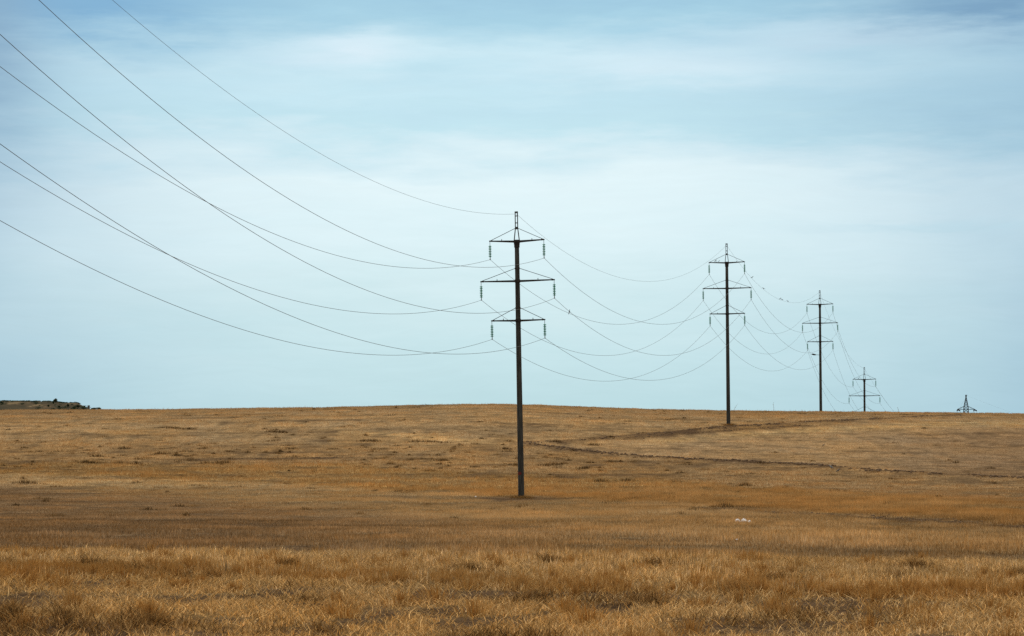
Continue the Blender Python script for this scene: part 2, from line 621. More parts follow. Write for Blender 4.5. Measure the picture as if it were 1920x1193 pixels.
def gather(parts):
    V, C, L, St, T, vo, lo = [], [], [], [], [], 0, 0
    for v, c, l, s, t in parts:
        V.append(v); C.append(c); L.append(l + vo); St.append(s + lo); T.append(t)
        vo += len(v); lo += len(l)
    return np.concatenate(V), np.concatenate(C), np.concatenate(L), np.concatenate(St), np.concatenate(T)


def build_near():
    parts = []
    # standing stalks, grown in small clumps
    m = 6
    tx, ty = scatter(134000, 33, 84, -500, 2420)
    f = field(tx, ty)
    keep = (RNG.uniform(0, 1, len(tx)) < f['den'] * .46) & (f['near'] > .5)
    tx, ty = tx[keep], ty[keep]
    q = len(tx)
    n = q * m
    spread = RNG.uniform(.02, .09, (q, 1))
    x = (tx[:, None] + RNG.normal(0, 1, (q, m)) * spread).ravel()
    y = (ty[:, None] + RNG.normal(0, 1, (q, m)) * spread).ravel()
    h = ((f['h'][keep] * RNG.uniform(.55, 1.25, q))[:, None] * RNG.uniform(.5, 1.12, (q, m))).ravel()
    ctone = (f['col'][keep] * (1 - .20 * f['row'][keep])[:, None]) * RNG.uniform(.48, 1.36, (q, 1))
    ctone = ctone * (1 + RNG.uniform(-1, 1, (q, 1)) * np.array([.02, -.04, -.22]))
    tone = tones(np.repeat(ctone, m, 0), n)
    bright = RNG.uniform(0, 1, n) < .15
    tone[bright] = tone[bright] * 1.7 + np.array([.04, .04, .04])
    yaw = (RNG.normal(.3, 1.4, (q, 1)) + RNG.normal(0, .6, (q, m))).ravel()
    lean = np.clip(np.abs(RNG.normal(.08, .20, n)), 0, .8)
    w = RNG.uniform(.008, .021, n)
    parts.append(blades(x, y, terrain(x, y) - .01, h, w, lean, yaw, tone, 2))
    # fallen straw between them
    x, y = scatter(290000, 33, 84, -500, 2420)
    f = field(x, y)
    keep = (RNG.uniform(0, 1, len(x)) < .8 * (1 - .78 * f['gap'])) & (f['near'] > .4)
    x, y = x[keep], y[keep]
    n = len(x)
    tone = tones(f['col'][keep] * RNG.choice([.45, .8, 1.0, 1.5], n)[:, None], n, var=.35)
    parts.append(blades(x, y, f['z'][keep] + RNG.uniform(0, .05, n), RNG.uniform(.10, .34, n), RNG.uniform(.008, .017, n),
                        RNG.uniform(.78, .99, n), RNG.uniform(0, 6.28, n), tone, 2))
    # matted old straw on the heaps
    for (hx, hy, rx, ry, hh) in HEAPS:
        n = int(4200 * rx * ry) + 150
        x = hx + RNG.normal(0, .62, n) * rx
        y = hy + RNG.normal(0, .62, n) * ry
        q = RNG.uniform(0, 1, n) < sstep(.42, .62, fbm(x / .45, y / .5, 171, 3)) + .08
        x, y = x[q], y[q]
        n = len(x)
        f = field(x, y)
        tone = tones(np.array([1.0, .86, .66]) * RNG.uniform(.12, .90, (n, 1)), n, var=.4)
        parts.append(blades(x, y, f['z'] + RNG.uniform(-.02, .07, n), RNG.uniform(.12, .40, n), RNG.uniform(.006, .013, n),
                            RNG.uniform(.55, .99, n), RNG.normal(.2, 1.0, n) + 3.14 * RNG.integers(0, 2, n), tone, 2))
    # thick tussocks
    k = 800
    tx, ty = scatter(7600, 36, 82, -480, 2400)
    ft = field(tx, ty)
    pr = (.045 + .95 * ft['row']) * (ft['near'] > .5)
    sel = np.where(RNG.uniform(0, 1, len(tx)) < pr)[0][:k]
    m = 74
    ang = RNG.uniform(0, 6.28, (len(sel), m))
    rad = np.abs(RNG.normal(0, 1, (len(sel), m))) * RNG.uniform(.06, .19, (len(sel), 1))
    x = (tx[sel][:, None] + np.cos(ang) * rad * 1.5).ravel()
    y = (ty[sel][:, None] + np.sin(ang) * rad).ravel()
    n = len(x)
    hh = (RNG.uniform(.22, .42, (len(sel), 1)) * RNG.uniform(.6, 1.1, (len(sel), m))).ravel()
    tone = tones(np.repeat(ft['col'][sel] * np.array([1.0, .84, .62]), m, 0) * .74, n)
    parts.append(blades(x, y, terrain(x, y) - .01, hh, RNG.uniform(.009, .019, n), np.clip(rad.ravel() * 3.2 + RNG.uniform(0, .15, n), 0, .8),
                        ang.ravel() + .2, tone, 2))
    o = np_mesh('stubble', *(lambda q: (q[0], q[2], q[3], q[4]))(gather(parts)), M_STRAW, gather(parts)[1])
    tag(o, 'tall dry straw coloured stubble covering the foreground of the field', 'stubble', kind='stuff')


def build_far():
    parts = []
    for (cnt, d0, d1, w0, w1, hk, cut) in ((560000, 68, 150, .016, .036, 1.15, 1), (520000, 150, 260, .022, .045, 1.0, 0),
                                           (560000, 260, 442, .035, .075, 1.05, 0)):
        x, y = scatter(int(cnt * 1.2), d0, d1, -380, 2300)
        f = field(x, y)
        keep = (RNG.uniform(0, 1, len(x)) < f['den'] * .72) & (f['near'] < .5)
        x, y = x[keep], y[keep]
        n = len(x)
        h = f['h'][keep] * RNG.uniform(.5, 1.35, n) * hk
        sl = f['soil'][keep][:, None]
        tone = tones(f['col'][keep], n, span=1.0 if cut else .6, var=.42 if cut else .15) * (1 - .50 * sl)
        lean = np.clip(np.abs(RNG.normal(0, .35, n)), 0, .9)
        parts.append(blades(x, y, f['z'][keep] - .01, h, RNG.uniform(w0, w1, n), lean, RNG.uniform(0, 6.28, n), tone, 1))
    # longer stems along the crest of the ridge
    x, y = scatter(5200, 408, 438, -380, 2300)
    q = RNG.uniform(0, 1, len(x)) < sstep(.40, .62, vnoise(x / 2.6, y / 6, 201))
    x, y = x[q], y[q]
    n = len(x)
    parts.append(blades(x, y, terrain(x, y) - .02, RNG.uniform(.16, .46, n) * RNG.uniform(.6, 1.2, n), RNG.uniform(.03, .06, n), RNG.uniform(.0, .5, n),
                        RNG.uniform(0, 6.28, n), tones(np.full((n, 3), .9), n), 1))
    # tufts and dead weed clumps standing up from the slope
    tx, ty = scatter(8400, 150, 425, -350, 2270)
    ft = field(tx, ty)
    band = np.exp(-((ft['v'] - 855) / 26) ** 2)
    right = ((ft['u'] > 1040) & (ft['v'] > _pl(ft['u'], FUR_UP)) & (ft['v'] < _pl(ft['u'], FUR_LOW)))
    pr = (.055 + .28 * band) * np.where(right, .12, 1) * (.3 + 1.4 * vnoise(tx / 14, ty / 20, 63))
    sel = np.where(RNG.uniform(0, 1, len(tx)) < pr)[0]
    tx, ty = list(tx[sel]), list(ty[sel])
    NAMED = 36
    for (u, v) in ((160, 868), (175, 869), (230, 870), (255, 871), (300, 853), (330, 855), (355, 865), (388, 870), (425, 869),
                   (408, 870), (230, 842), (182, 857), (1040, 829), (829, 865), (1030, 875), (1092, 879), (962, 873), (1125, 904),
                   (1172, 903), (1400, 912), (1575, 923), (690, 828), (705, 829), (780, 829), (812, 830), (515, 811), (530, 812),
                   (310, 803), (330, 804), (350, 806), (45, 906), (60, 907), (1040, 872), (1115, 836), (950, 843), (1354, 951)):
        p = spot(u, v)
        for _ in range(2):
            tx.append(p.x + random.uniform(-.3, .3)); ty.append(p.y + random.uniform(-.3, .3))
    tx, ty = np.array(tx), np.array(ty)
    m = 52
    nT = len(tx)
    big = np.arange(nT)[:, None] >= nT - 2 * NAMED
    wid = np.where(big, RNG.uniform(.45, .95, (nT, 1)), RNG.uniform(.15, .75, (nT, 1)))
    ax = RNG.normal(0, 1, (nT, m)) * wid
    ay = RNG.normal(0, .35, (nT, m)) * wid
    x = (tx[:, None] + ax).ravel()
    y = (ty[:, None] + ay).ravel()
    fall = np.exp(-(ax / (wid * 1.2)) ** 2).ravel()
    n = len(x)
    ct = np.repeat(np.where(big, RNG.uniform(.14, .30, (nT, 1)), RNG.uniform(.16, .60, (nT, 1))), m, 0) * np.array([1.0, .93, .80])
    tone = tones(ct, n, var=.3)
    h = np.repeat(np.where(big, RNG.uniform(.32, .46, (nT, 1)), RNG.uniform(.14, .34, (nT, 1))), m, 0).ravel() * (.35 + .75 * fall) * RNG.uniform(.6, 1.2, n)
    parts.append(blades(x, y, terrain(x, y) - .02, h, RNG.uniform(.03, .07, n), RNG.uniform(.1, .6, n), RNG.uniform(0, 6.28, n), tone, 1))
    V, C, L, St, T = gather(parts)
    o = np_mesh('dry_grass', V, L, St, T, M_STRAW, C)
    tag(o, 'dry orange brown grass covering the rolling field up to the ridge', 'grass', kind='stuff')


build_near()
build_far()


# ------------------------------------------------------------------ clods along the ploughed lines
def build_clods():
    bm = bmesh.new()
    bmesh.ops.create_icosphere(bm, subdivisions=1, radius=1)
    bv = np.array([v.co[:] for v in bm.verts])
    bf = np.array([[v.index for v in f.verts] for f in bm.faces])
    bm.free()
    P = []
    for (pts, w, h), cnt, sz in zip(FURROW_W, (800, 200, 950, 420, 90, 60), (.11, .085, .13, .07, .05, .085)):
        seg = [math.hypot(b[0] - a[0], b[1] - a[1]) for a, b in zip(pts[:-1], pts[1:])]
        cum = np.concatenate([[0], np.cumsum(seg)])
        t = RNG.uniform(0, cum[-1], cnt)
        keep = vnoise(t / 3.5, t * 0 + len(P), 71) > .22
        t = t[keep]
        px = np.interp(t, cum, [p[0] for p in pts]) + RNG.normal(0, .45, len(t)) * w
        py = np.interp(t, cum, [p[1] for p in pts]) + RNG.normal(0, .45, len(t)) * w
        for a, b in zip(px, py):
            P.append((a, b, sz * random.choice((.35, .5, .6, .8, 1.0, 1.25))))
    P = np.array(P)
    z = terrain(P[:, 0], P[:, 1])
    n = len(P)
    r = P[:, 2][:, None, None]
    V = bv[None] * r * RNG.uniform(.6, 1.25, (n, len(bv), 1)) * RNG.uniform(.7, 1.4, (n, 1, 3)) * np.array([1.25, 1, .75])
    V += np.stack([P[:, 0], P[:, 1], z + P[:, 2] * .25], -1)[:, None, :]
    Fc = (bf[None] + (np.arange(n) * len(bv))[:, None, None]).reshape(-1, 3)
    o = np_mesh('soil_clods', V.reshape(-1, 3), Fc.ravel(), np.arange(len(Fc)) * 3, np.full(len(Fc), 3), M_CLOD)
    tag(o, 'dark clods of turned soil strewn along the ploughed lines on the slope', 'soil', kind='stuff')


build_clods()

# ------------------------------------------------------------------ power poles
ARM_YAW = .215
HALF = {'top': 2.42, 'mid': 3.28, 'low': 2.37}
BASE_H = {'low': 15.58, 'mid': 19.05, 'top': 22.52, 'peak': 25.13}
STR = 1.60                                     # length of an insulator string


def shaft_r(z, H):
    return .275 - (.275 - .195) * z / H


def make_pole(h):
    root = empty('power_pole', (0, 0, 0))
    T = h['top']
    H = T + .10
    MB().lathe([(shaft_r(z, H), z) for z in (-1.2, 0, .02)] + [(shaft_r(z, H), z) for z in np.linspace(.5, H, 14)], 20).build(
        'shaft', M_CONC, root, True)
    # steel cap on the shaft
    cp = MB().lathe([(.20, T - .55), (.245, T - .53), (.245, T - .30), (.262, T - .28), (.262, T + .02), (.245, T + .06), (.20, T + .12)], 18)
    cp.build('collar', M_STEEL, root)
    # the earth wire peak: two channels drawn together, then parallel, with battens
    pk = MB()
    kn = T + 1.16
    for s in (-1, 1):
        pk.bar((s * .23, 0, T + .08), (s * .105, 0, kn), .07, .10)
        pk.bar((s * .105, 0, kn), (s * .105, 0, h['peak']), .065, .10)
    pk.bar((0, 0, kn - .10), (0, 0, kn + .12), .22, .12)
    pk.bar((0, 0, kn + .42), (0, 0, kn + .50), .16, .08)
    pk.bar((0, 0, h['peak'] - .42), (0, 0, h['peak'] - .34), .16, .08)
    pk.bar((0, 0, h['peak'] - .13), (0, 0, h['peak'] + .02), .28, .12)
    pk.build('peak_frame', M_STEEL, root)
    for key in ('top', 'mid', 'low'):
        z = h[key]
        r = shaft_r(z, H) if key != 'top' else .25
        L = HALF[key]
        lift = .09 if key == 'top' else 0.02
        arm = MB()
        # clamp band round the shaft
        arm.lathe([(r + .004, z - .16), (r + .03, z - .15), (r + .03, z + .13), (r + .004, z + .14)], 18)
        for s in (-1, 1):
            for q in (-1, 1):                 # a pair of channels that meet at the tip
                arm.bar((s * .02, q * (r + .05), z - .02), (s * L, q * .035, z + lift), .055, .17, .05, .10)
            arm.bar((s * (L - .22), 0, z + lift), (s * (L + .06), 0, z + lift), .13, .15, .12, .10)
            arm.bar((s * L * .56, 0, z + lift * .5), (s * L * .56 + s * .05, 0, z + lift * .5), .34, .06)
            arm.bar((s * L * .56, 0, z + lift * .5 + .05), (s * L * .56, 0, z + lift * .5 + .19), .05)
        a = arm.build('crossarm', M_STEEL, root)
        tz = kn if key == 'top' else z + 1.10
        rr = .10 if key == 'top' else shaft_r(tz, H)
        if key != 'top':
            MB().lathe([(rr + .003, tz - .09), (rr + .022, tz - .08), (rr + .022, tz + .08), (rr + .003, tz + .09)], 18).build(
                'tie_band', M_STEEL, a)
        for s in (-1, 1):
            MB().tube([(s * rr, 0, tz), (s * (L - .10), 0, z + lift + .06)], .026, 6).build('tie_rod', M_STEEL, a)
        for s in (-1, 1):
            x0, z0 = s * L, z + lift - .05
            ins = MB()
            ins.tube([(x0, 0, z0 - .34), (x0, 0, z0 - STR + .22)], .045, 8)
            for k in range(7):
                zc = z0 - .40 - k * .148
                ins.lathe([(.03, zc + .055), (.065, zc + .04), (.125, zc + .012), (.143, zc - .016), (.128, zc - .032), (.06, zc - .026), (.03, zc - .055)],
                          14, (x0, 0, 0))
            io = ins.build('insulator_string', M_GLASS, root, True)
            MB().tube([(x0, 0, z0 + .02), (x0, 0, z0 - .34)], .022, 6).build('shackle', M_GALV, io)
            cl = MB().tube([(x0, 0, z0 - STR + .24), (x0, 0, z0 - STR + .05)], .035, 6)
            cl.tube([(x0, -.17, z0 - STR + .02), (x0, 0, z0 - STR + .055), (x0, .17, z0 - STR + .02)], [.03, .05, .03], 6)
            cl.build('wire_clamp', M_GALV, io)
    return root


def set_pole(root, foot, y, lean, label):
    """foot = bearing of the base; lean = sideways drift of the top in metres"""
    root.location = foot
    root.rotation_mode = 'XYZ'
    H = BASE_H['peak']
    tilt = Matrix.Rotation(math.asin(lean / H), 4, 'Y')
    m = tilt @ Matrix.Rotation(-ARM_YAW, 4, 'Z')
    root.rotation_euler = m.to_euler()
    tag(root, label, 'power pole', 'power poles in a line across the field')


def wm(root):
    return Matrix.Translation(root.location) @ root.rotation_euler.to_matrix().to_4x4()


def clamps(root, h):
    m = wm(root)
    out = {'S': m @ Vector((0, 0, h['peak'] - .2))}
    for key, K in (('top', 'T'), ('mid', 'M'), ('low', 'B')):
        lift = .09 if key == 'top' else 0.02
        for s, q in ((-1, 'L'), (1, 'R')):
            out[K + q] = m @ Vector((s * HALF[key], 0, h[key] + lift - .05 - STR + .03))
    return out


def shaft_len(u_base, y, v_peak):
    return wz(v_peak, y) - BASE_H['peak']


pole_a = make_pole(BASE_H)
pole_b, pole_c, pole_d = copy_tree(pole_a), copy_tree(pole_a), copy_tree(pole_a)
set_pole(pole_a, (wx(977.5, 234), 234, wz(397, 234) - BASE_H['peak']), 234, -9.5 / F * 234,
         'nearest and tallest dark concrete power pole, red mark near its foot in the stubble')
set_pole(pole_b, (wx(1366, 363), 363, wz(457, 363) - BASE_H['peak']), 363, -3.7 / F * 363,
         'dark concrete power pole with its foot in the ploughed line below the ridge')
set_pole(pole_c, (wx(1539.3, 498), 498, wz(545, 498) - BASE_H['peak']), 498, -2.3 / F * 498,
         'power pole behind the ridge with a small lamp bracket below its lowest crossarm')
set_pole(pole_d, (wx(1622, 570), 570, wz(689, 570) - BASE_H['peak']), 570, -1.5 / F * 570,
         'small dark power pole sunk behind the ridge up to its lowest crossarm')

# red paint mark and base bolt on the nearest pole
pm = MB()
Hc = BASE_H['top'] + .1
zs = [2.02, 2.08, 2.14, 2.20, 2.26, 2.31]
edge = [(-.7, .0), (-1.0, .30), (-1.05, .45), (-1.1, .38), (-.95, .35), (-.7, .0)]
for z, (a0, a1) in zip(zs, edge):
    for k in range(9):
        a = -math.pi / 2 + a0 + (a1 - a0) * k / 8
        pm.v.append(Vector((math.cos(a), math.sin(a), 0)) * (shaft_r(z, Hc) + .004) + Vector((0, 0, z)))
for r_ in range(5):
    for k in range(8):
        i = r_ * 9 + k
        pm.f.append((i, i + 1, i + 10, i + 9))
pm.build('paint_mark', M_RED, pole_a)
MB().tube([(.02, -.272, .17), (.02, -.31, .17)], .035, 8).build('base_bolt', M_STEEL, pole_a)
# lamp bracket on the third pole
lb = MB()
lb.tube([(-.2, -.05, 13.10), (-.85, -.08, 13.15), (-1.2, -.1, 13.2)], .04, 6)
lbo = lb.build('lamp_bracket', M_STEEL, pole_c)
MB().tube([(-.75, -.08, 13.12), (-1.0, -.1, 13.16), (-1.3, -.1, 13.22), (-1.62, -.1, 13.28)], [.05, .13, .15, .09], 8).build('lamp_head', M_STEEL, lbo)

# the pole the near wires come from, just beyond the left edge of the view
H0 = {'low': 22.0, 'mid': 26.1, 'top': 30.2, 'peak': 34.0}
X0, Y0 = wx(-600, 92), 92.0
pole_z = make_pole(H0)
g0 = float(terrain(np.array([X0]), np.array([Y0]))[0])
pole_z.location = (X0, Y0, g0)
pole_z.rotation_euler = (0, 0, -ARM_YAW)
tag(pole_z, 'tall dark power pole left of the view, holding the near ends of the wires', 'power pole', 'power poles in a line across the field')

# ------------------------------------------------------------------ lattice tower
DT = 990.0
XT = wx(1811.3, DT)
ZB = -20.6
ZP = wz(741, DT)


def lattice_tower(loc, ztop):
    root = empty('lattice_tower', loc)
    Ht = ztop - loc[2]
    ys = Ht - 5.3                                   # level of the visible crossarm
    prof = [(0, 2.6), (ys - 8, 1.25), (ys, .80), (ys + 1.1, .74), (Ht - 1.1, .16), (Ht, .16)]

    def hw(z):
        return float(np.interp(z, [p[0] for p in prof], [p[1] for p in prof]))
    lev = [0, 3.5, 6.6, 9.2, ys - 8, ys - 6, ys - 4, ys - 2, ys - .9, ys, ys + 1.1, ys + 2.0, ys + 2.9, ys + 3.6, Ht - 1.1, Ht]
    leg = MB()
    for sx in (-1, 1):
        for sy in (-1, 1):
            for a, b in zip(lev[:-1], lev[1:]):
                leg.bar((sx * hw(a), sy * hw(a), a), (sx * hw(b), sy * hw(b), b), .27 if b < ys + 1.2 else .17)
    leg.build('leg_frame', M_TOWER, root)
    br = MB()
    for k, (a, b) in enumerate(zip(lev[:-2], lev[1:-1])):
        for sy in (-1, 1):
            br.bar((-hw(a), sy * hw(a), a), (hw(b), sy * hw(b), b), .13)
            br.bar((hw(a), sy * hw(a), a), (-hw(b), sy * hw(b), b), .13)
            br.bar((sy * hw(a), -hw(a), a), (sy * hw(b), hw(b), b), .13)
            br.bar((sy * hw(a), hw(a), a), (sy * hw(b), -hw(b), b), .13)
            br.bar((-hw(b), sy * hw(b), b), (hw(b), sy * hw(b), b), .10)
    br.build('bracing', M_TOWER, root)
    MB().bar((0, 0, Ht - .9), (0, 0, Ht + .12), .34).bar((-.35, 0, Ht - .05), (.45, 0, Ht - .05), .16).build('peak_cap', M_TOWER, root)
    for z, L in ((ys, 3.05), (ys - 4, 4.3), (ys - 8, 3.2)):
        am = MB()
        for s in (-1, 1):
            for q in (-1, 1):
                am.bar((s * hw(z), q * hw(z), z), (s * L, 0, z), .20)
                am.bar((s * hw(z + 1.1), q * hw(z + 1.1), z + 1.1), (s * L, 0, z + .06), .17)
            am.bar((-hw(z) - .3, s * hw(z), z), (hw(z) + .3, s * hw(z), z), .18)
            am.bar((s * (L - .25), 0, z + .02), (s * (L + .12), 0, z + .02), .26)
            for q in (-.45, .35):
                am.bar((s * L * .6, 0, z), (s * L * .6, 0, z + .5), .08)
        ao = am.build('crossarm', M_TOWER, root)
        for s in (-1, 1):
            for q in (-1, 1):
                a = Vector((s * L, 0, z - .05))
                b = a + Vector((.20 * q + .75 * (q > 0), 1.35 * q, -.62))
                mb = MB()
                pts = [a.lerp(b, t) for t in np.linspace(0, 1, 13)]
                mb.tube(pts, [.05] + [.24 if k % 2 else .15 for k in range(11)] + [.05], 8)
                mb.build('insulator_string', M_GLASS if False else M_TOWER, ao)
    return root, ys, Ht


tower, TYS, THT = lattice_tower((XT, DT, ZB), ZP)
tower.rotation_euler = (0, 0, -.20)
tag(tower, 'distant dark steel lattice tower with outstretched arms showing its top above the ridge', 'tower')

# ------------------------------------------------------------------ wires
def span(P, Q, sag, n=28):
    return [P.lerp(Q, t) - Vector((0, 0, 4 * sag * t * (1 - t))) for t in np.linspace(0, 1, n)]


def lowest_v(P, Q, sag):
    return max(HY - F * p.z / p.y for p in span(P, Q, sag, 60))


def sag_for(P, Q, v):
    lo, hi = 0.05, 15
    for _ in range(40):
        m = (lo + hi) / 2
        if lowest_v(P, Q, m) < v:
            lo = m
        else:
            hi = m
    return lo


CA, CB, CC, CD = (clamps(p, BASE_H) for p in (pole_a, pole_b, pole_c, pole_d))
C0 = {}
FIT0 = {'S': (29.28, 6.01), 'TR': (24.64, 7.12), 'TL': (23.61, 6.72), 'MR': (20.75, 7.06), 'ML': (19.23, 6.44), 'BR': (16.21, 6.13),
        'BL': (15.37, 5.85)}
m0 = wm(pole_z)
for k, (zf, _) in FIT0.items():
    hh = 0 if k == 'S' else {'T': HALF['top'], 'M': HALF['mid'], 'B': HALF['low']}[k[0]] * (1 if k[1] == 'R' else -1)
    q = m0 @ Vector((hh, 0, 0))
    C0[k] = Vector((q.x, q.y, zf))
mt = Matrix.Translation((XT, DT, ZB)) @ Matrix.Rotation(-.20, 4, 'Z')
CT = {'S': mt @ Vector((0, 0, THT - .05))}
for key, z, L in (('T', TYS, 3.05), ('M', TYS - 4, 4.3), ('B', TYS - 8, 3.2)):
    for s, q in ((-1, 'L'), (1, 'R')):
        CT[key + q] = mt @ Vector((s * L, 0, z - .1))
LOW2 = {'S': 528, 'TR': 608.4, 'TL': 608.4, 'MR': 666.7, 'ML': 667, 'BR': 713.4, 'BL': 715}
LOW3 = {'S': 568.0, 'TR': 623.7, 'TL': 626, 'MR': 662, 'ML': 664, 'BR': 693.5, 'BL': 696}
LBL = {'S': 'thin earth wire strung along the very tops of the poles with small birds on it',
       'TR': 'power wire hung from the right tips of the topmost crossarms',
       'TL': 'power wire hung from the left tips of the topmost crossarms',
       'MR': 'power wire hung from the right tips of the long middle crossarms',
       'ML': 'power wire hung from the left tips of the long middle crossarms',
       'BR': 'power wire hung from the right tips of the lowest crossarms',
       'BL': 'power wire hung from the left tips of the lowest crossarms'}
EARTH3 = None
for k in ('S', 'TL', 'TR', 'ML', 'MR', 'BL', 'BR'):
    pts = span(C0[k], CA[k], FIT0[k][1], 60)
    pts += span(CA[k], CB[k], sag_for(CA[k], CB[k], LOW2[k]), 50)[1:]
    s3 = span(CB[k], CC[k], sag_for(CB[k], CC[k], LOW3[k]), 40)
    if k == 'S':
        EARTH3 = s3
    pts += s3[1:]
    pts += span(CC[k], CD[k], 3.0 if k == 'S' else 3.8, 30)[1:]
    pts += span(CD[k], CT[k], 14.0 if k == 'S' else 12.0, 30)[1:]
    if k == 'S':                                   # goes on beyond the tower, down to the right
        pts += span(CT[k], Vector((wx(2150, 1500), 1500, wz(850, 1500))), 2.0, 14)[1:]
    r = .010 if k == 'S' else .0148
    o = MB().tube(pts, r, 5).build('overhead_wire', M_WIRE, None, True)
    tag(o, LBL[k], 'wire', 'overhead wires strung between the poles')


# ------------------------------------------------------------------ birds
def bird_mesh(name, L, mats, standing=True):
    """one lofted body from tail tip to beak, with wings folded, on two thin legs; faces +x"""
    st = [(-.62, .02, .10, .015), (-.45, .05, .16, .03), (-.30, .085, .24, .075), (-.10, .13, .36, .135), (.10, .15, .46, .155),
          (.25, .12, .57, .125), (.33, .085, .66, .090), (.40, .085, .73, .088), (.47, .07, .75, .070), (.52, .03, .745, .030),
          (.62, .008, .73, .008)]
    v, f = [], []
    n = 10
    for (x, w, z, h) in st:
        for j in range(n):
            a = 2 * math.pi * j / n
            v.append(Vector((x * L, math.cos(a) * w * L, (z + math.sin(a) * h) * L)))
    for k in range(len(st) - 1):
        for j in range(n):
            a, b = k * n + j, k * n + (j + 1) % n
            f.append((a, b, b + n, a + n))
    f.append(tuple(range(n))[::-1])
    f.append(tuple((len(st) - 1) * n + j for j in range(n)))
    body = MB()
    body.v, body.f = v, f
    for s in (-1, 1):
        body.tube([(.02 * L, s * .06 * L, .36 * L), (.05 * L, s * .06 * L, .16 * L), (.02 * L, s * .05 * L, 0)], [.03 * L, .014 * L, .012 * L], 5)
        body.tube([(-.02 * L, s * .05 * L, .005 * L), (.12 * L, s * .06 * L, .005 * L)], .011 * L, 5)
        # folded wing
        body.bar((.16 * L, s * .145 * L, .47 * L), (-.48 * L, s * .05 * L, .17 * L), .035 * L, .20 * L, .02 * L, .05 * L)
    return body.build(name, mats, None, True)


wirepts = EARTH3


def on_wire(u, pts):
    best = min(range(len(pts) - 1), key=lambda i: abs(CX + F * (pts[i].x + pts[i + 1].x) / (pts[i].y + pts[i + 1].y) - u))
    a, b = pts[best], pts[best + 1]
    ua, ub = CX + F * a.x / a.y, CX + F * b.x / b.y
    return a.lerp(b, max(0, min(1, (u - ua) / (ub - ua))))


proto = None
WB = [(1410, .3, 'lone small dark bird on the earth wire nearest the second pole from the left'),
      (1432, 3.0, 'small dark bird on the earth wire between the lone bird and the pair'),
      (1462.5, .5, 'left bird of the close pair on the earth wire'),
      (1466.5, 2.7, 'right bird of the close pair on the earth wire'),
      (1477, 2.9, 'small dark bird on the earth wire just right of the close pair')]
for u, rz, lab in WB:
    if proto is None:
        proto = bird_mesh('bird', .40, M_BIRD)
        b = proto
    else:
        b = proto.copy()
        COL.objects.link(b)
    p = on_wire(u, wirepts)
    b.location = p + Vector((0, 0, .012))
    b.rotation_euler = (0, 0, rz)
    tag(b, lab, 'bird', 'small birds perched on the earth wire')
mB, mD = wm(pole_b), wm(pole_d)
for m, lx, lab in ((mB, -1.55, 'small dark bird near the left tip of the second pole\'s top crossarm'),
                   (mB, -1.08, 'hunched bird nearer the shaft on the second pole\'s top crossarm'),
                   (mD, -1.2, 'small dark bird on the top crossarm of the pole sunk behind the ridge')):
    b = proto.copy()
    COL.objects.link(b)
    b.location = m @ Vector((lx, 0, BASE_H['top'] + .14))
    b.rotation_euler = (0, 0, .4)
    b.scale = (1, 1, 1) if 'hunched' not in lab else (.75, .75, .7)
    tag(b, lab, 'bird', 'small birds perched on crossarms')
# a long tailed bird on the wire just right of the nearest pole
sp2 = span(CA['MR'], CB['MR'], sag_for(CA['MR'], CB['MR'], LOW2['MR']), 80)
b = proto.copy()
COL.objects.link(b)
b.location = on_wire(1069, sp2) + Vector((0, 0, -.06))
b.rotation_euler = (0, R(62), R(200))
b.rotation_euler = (0, R(-50), R(20))
b.scale = (1.0, .9, .7)
tag(b, 'bird hanging its tail from the middle wire just right of the nearest pole', 'bird')
# crows on the ground
cg = 'birds on the field by the lower ploughed line'
for u, v, rz, Lc, mt_, lab in ((1559, 880.5, 2.7, .62, M_GREY, 'grey and black crow standing on the lower ploughed line'),
                               (1571, 886.5, .4, .52, M_BIRD, 'black crow on the grass just below the grey one'),
                               (1544, 837.5, .1, .38, M_BIRD, 'small dark bird alone on the smooth slope above the lower ploughed line')):
    c = bird_mesh('crow', Lc, mt_)
    p = spot(u, v)
    c.location = p + Vector((0, 0, .02))
    c.rotation_euler = (0, 0, rz)
    tag(c, lab, 'bird', cg)


# ------------------------------------------------------------------ litter
def crumpled(name, profile, depth, seed, loc):
    """a limp plastic bag: a puffed shell with creases, profile = (x, z) outline along its length"""
    rr = random.Random(seed)
    n, k = 26, 12
    v, f = [], []
    xs = np.linspace(profile[0][0], profile[-1][0], n)
    zs = np.interp(xs, [p[0] for p in profile], [p[1] for p in profile])
    for i, (x, z) in enumerate(zip(xs, zs)):
        d = depth * (.35 + .65 * math.sin(math.pi * min(1, max(0, i / (n - 1)))))
        for j in range(k):
            a = math.pi * j / (k - 1)
            cr = 1 + rr.uniform(-.10, .10)
            v.append(Vector((x, -math.cos(a) * d * cr, math.sin(a) ** .7 * z * .8 * cr - .01)))
    for i in range(n - 1):
        for j in range(k - 1):
            a = i * k + j
            f.append((a, a + 1, a + k + 1, a + k))
    o = mesh_obj(name, v, f, M_LITTER, None, False)
    mod = o.modifiers.new('solid', 'SOLIDIFY')
    mod.thickness = .006
    o.location = loc
    return o


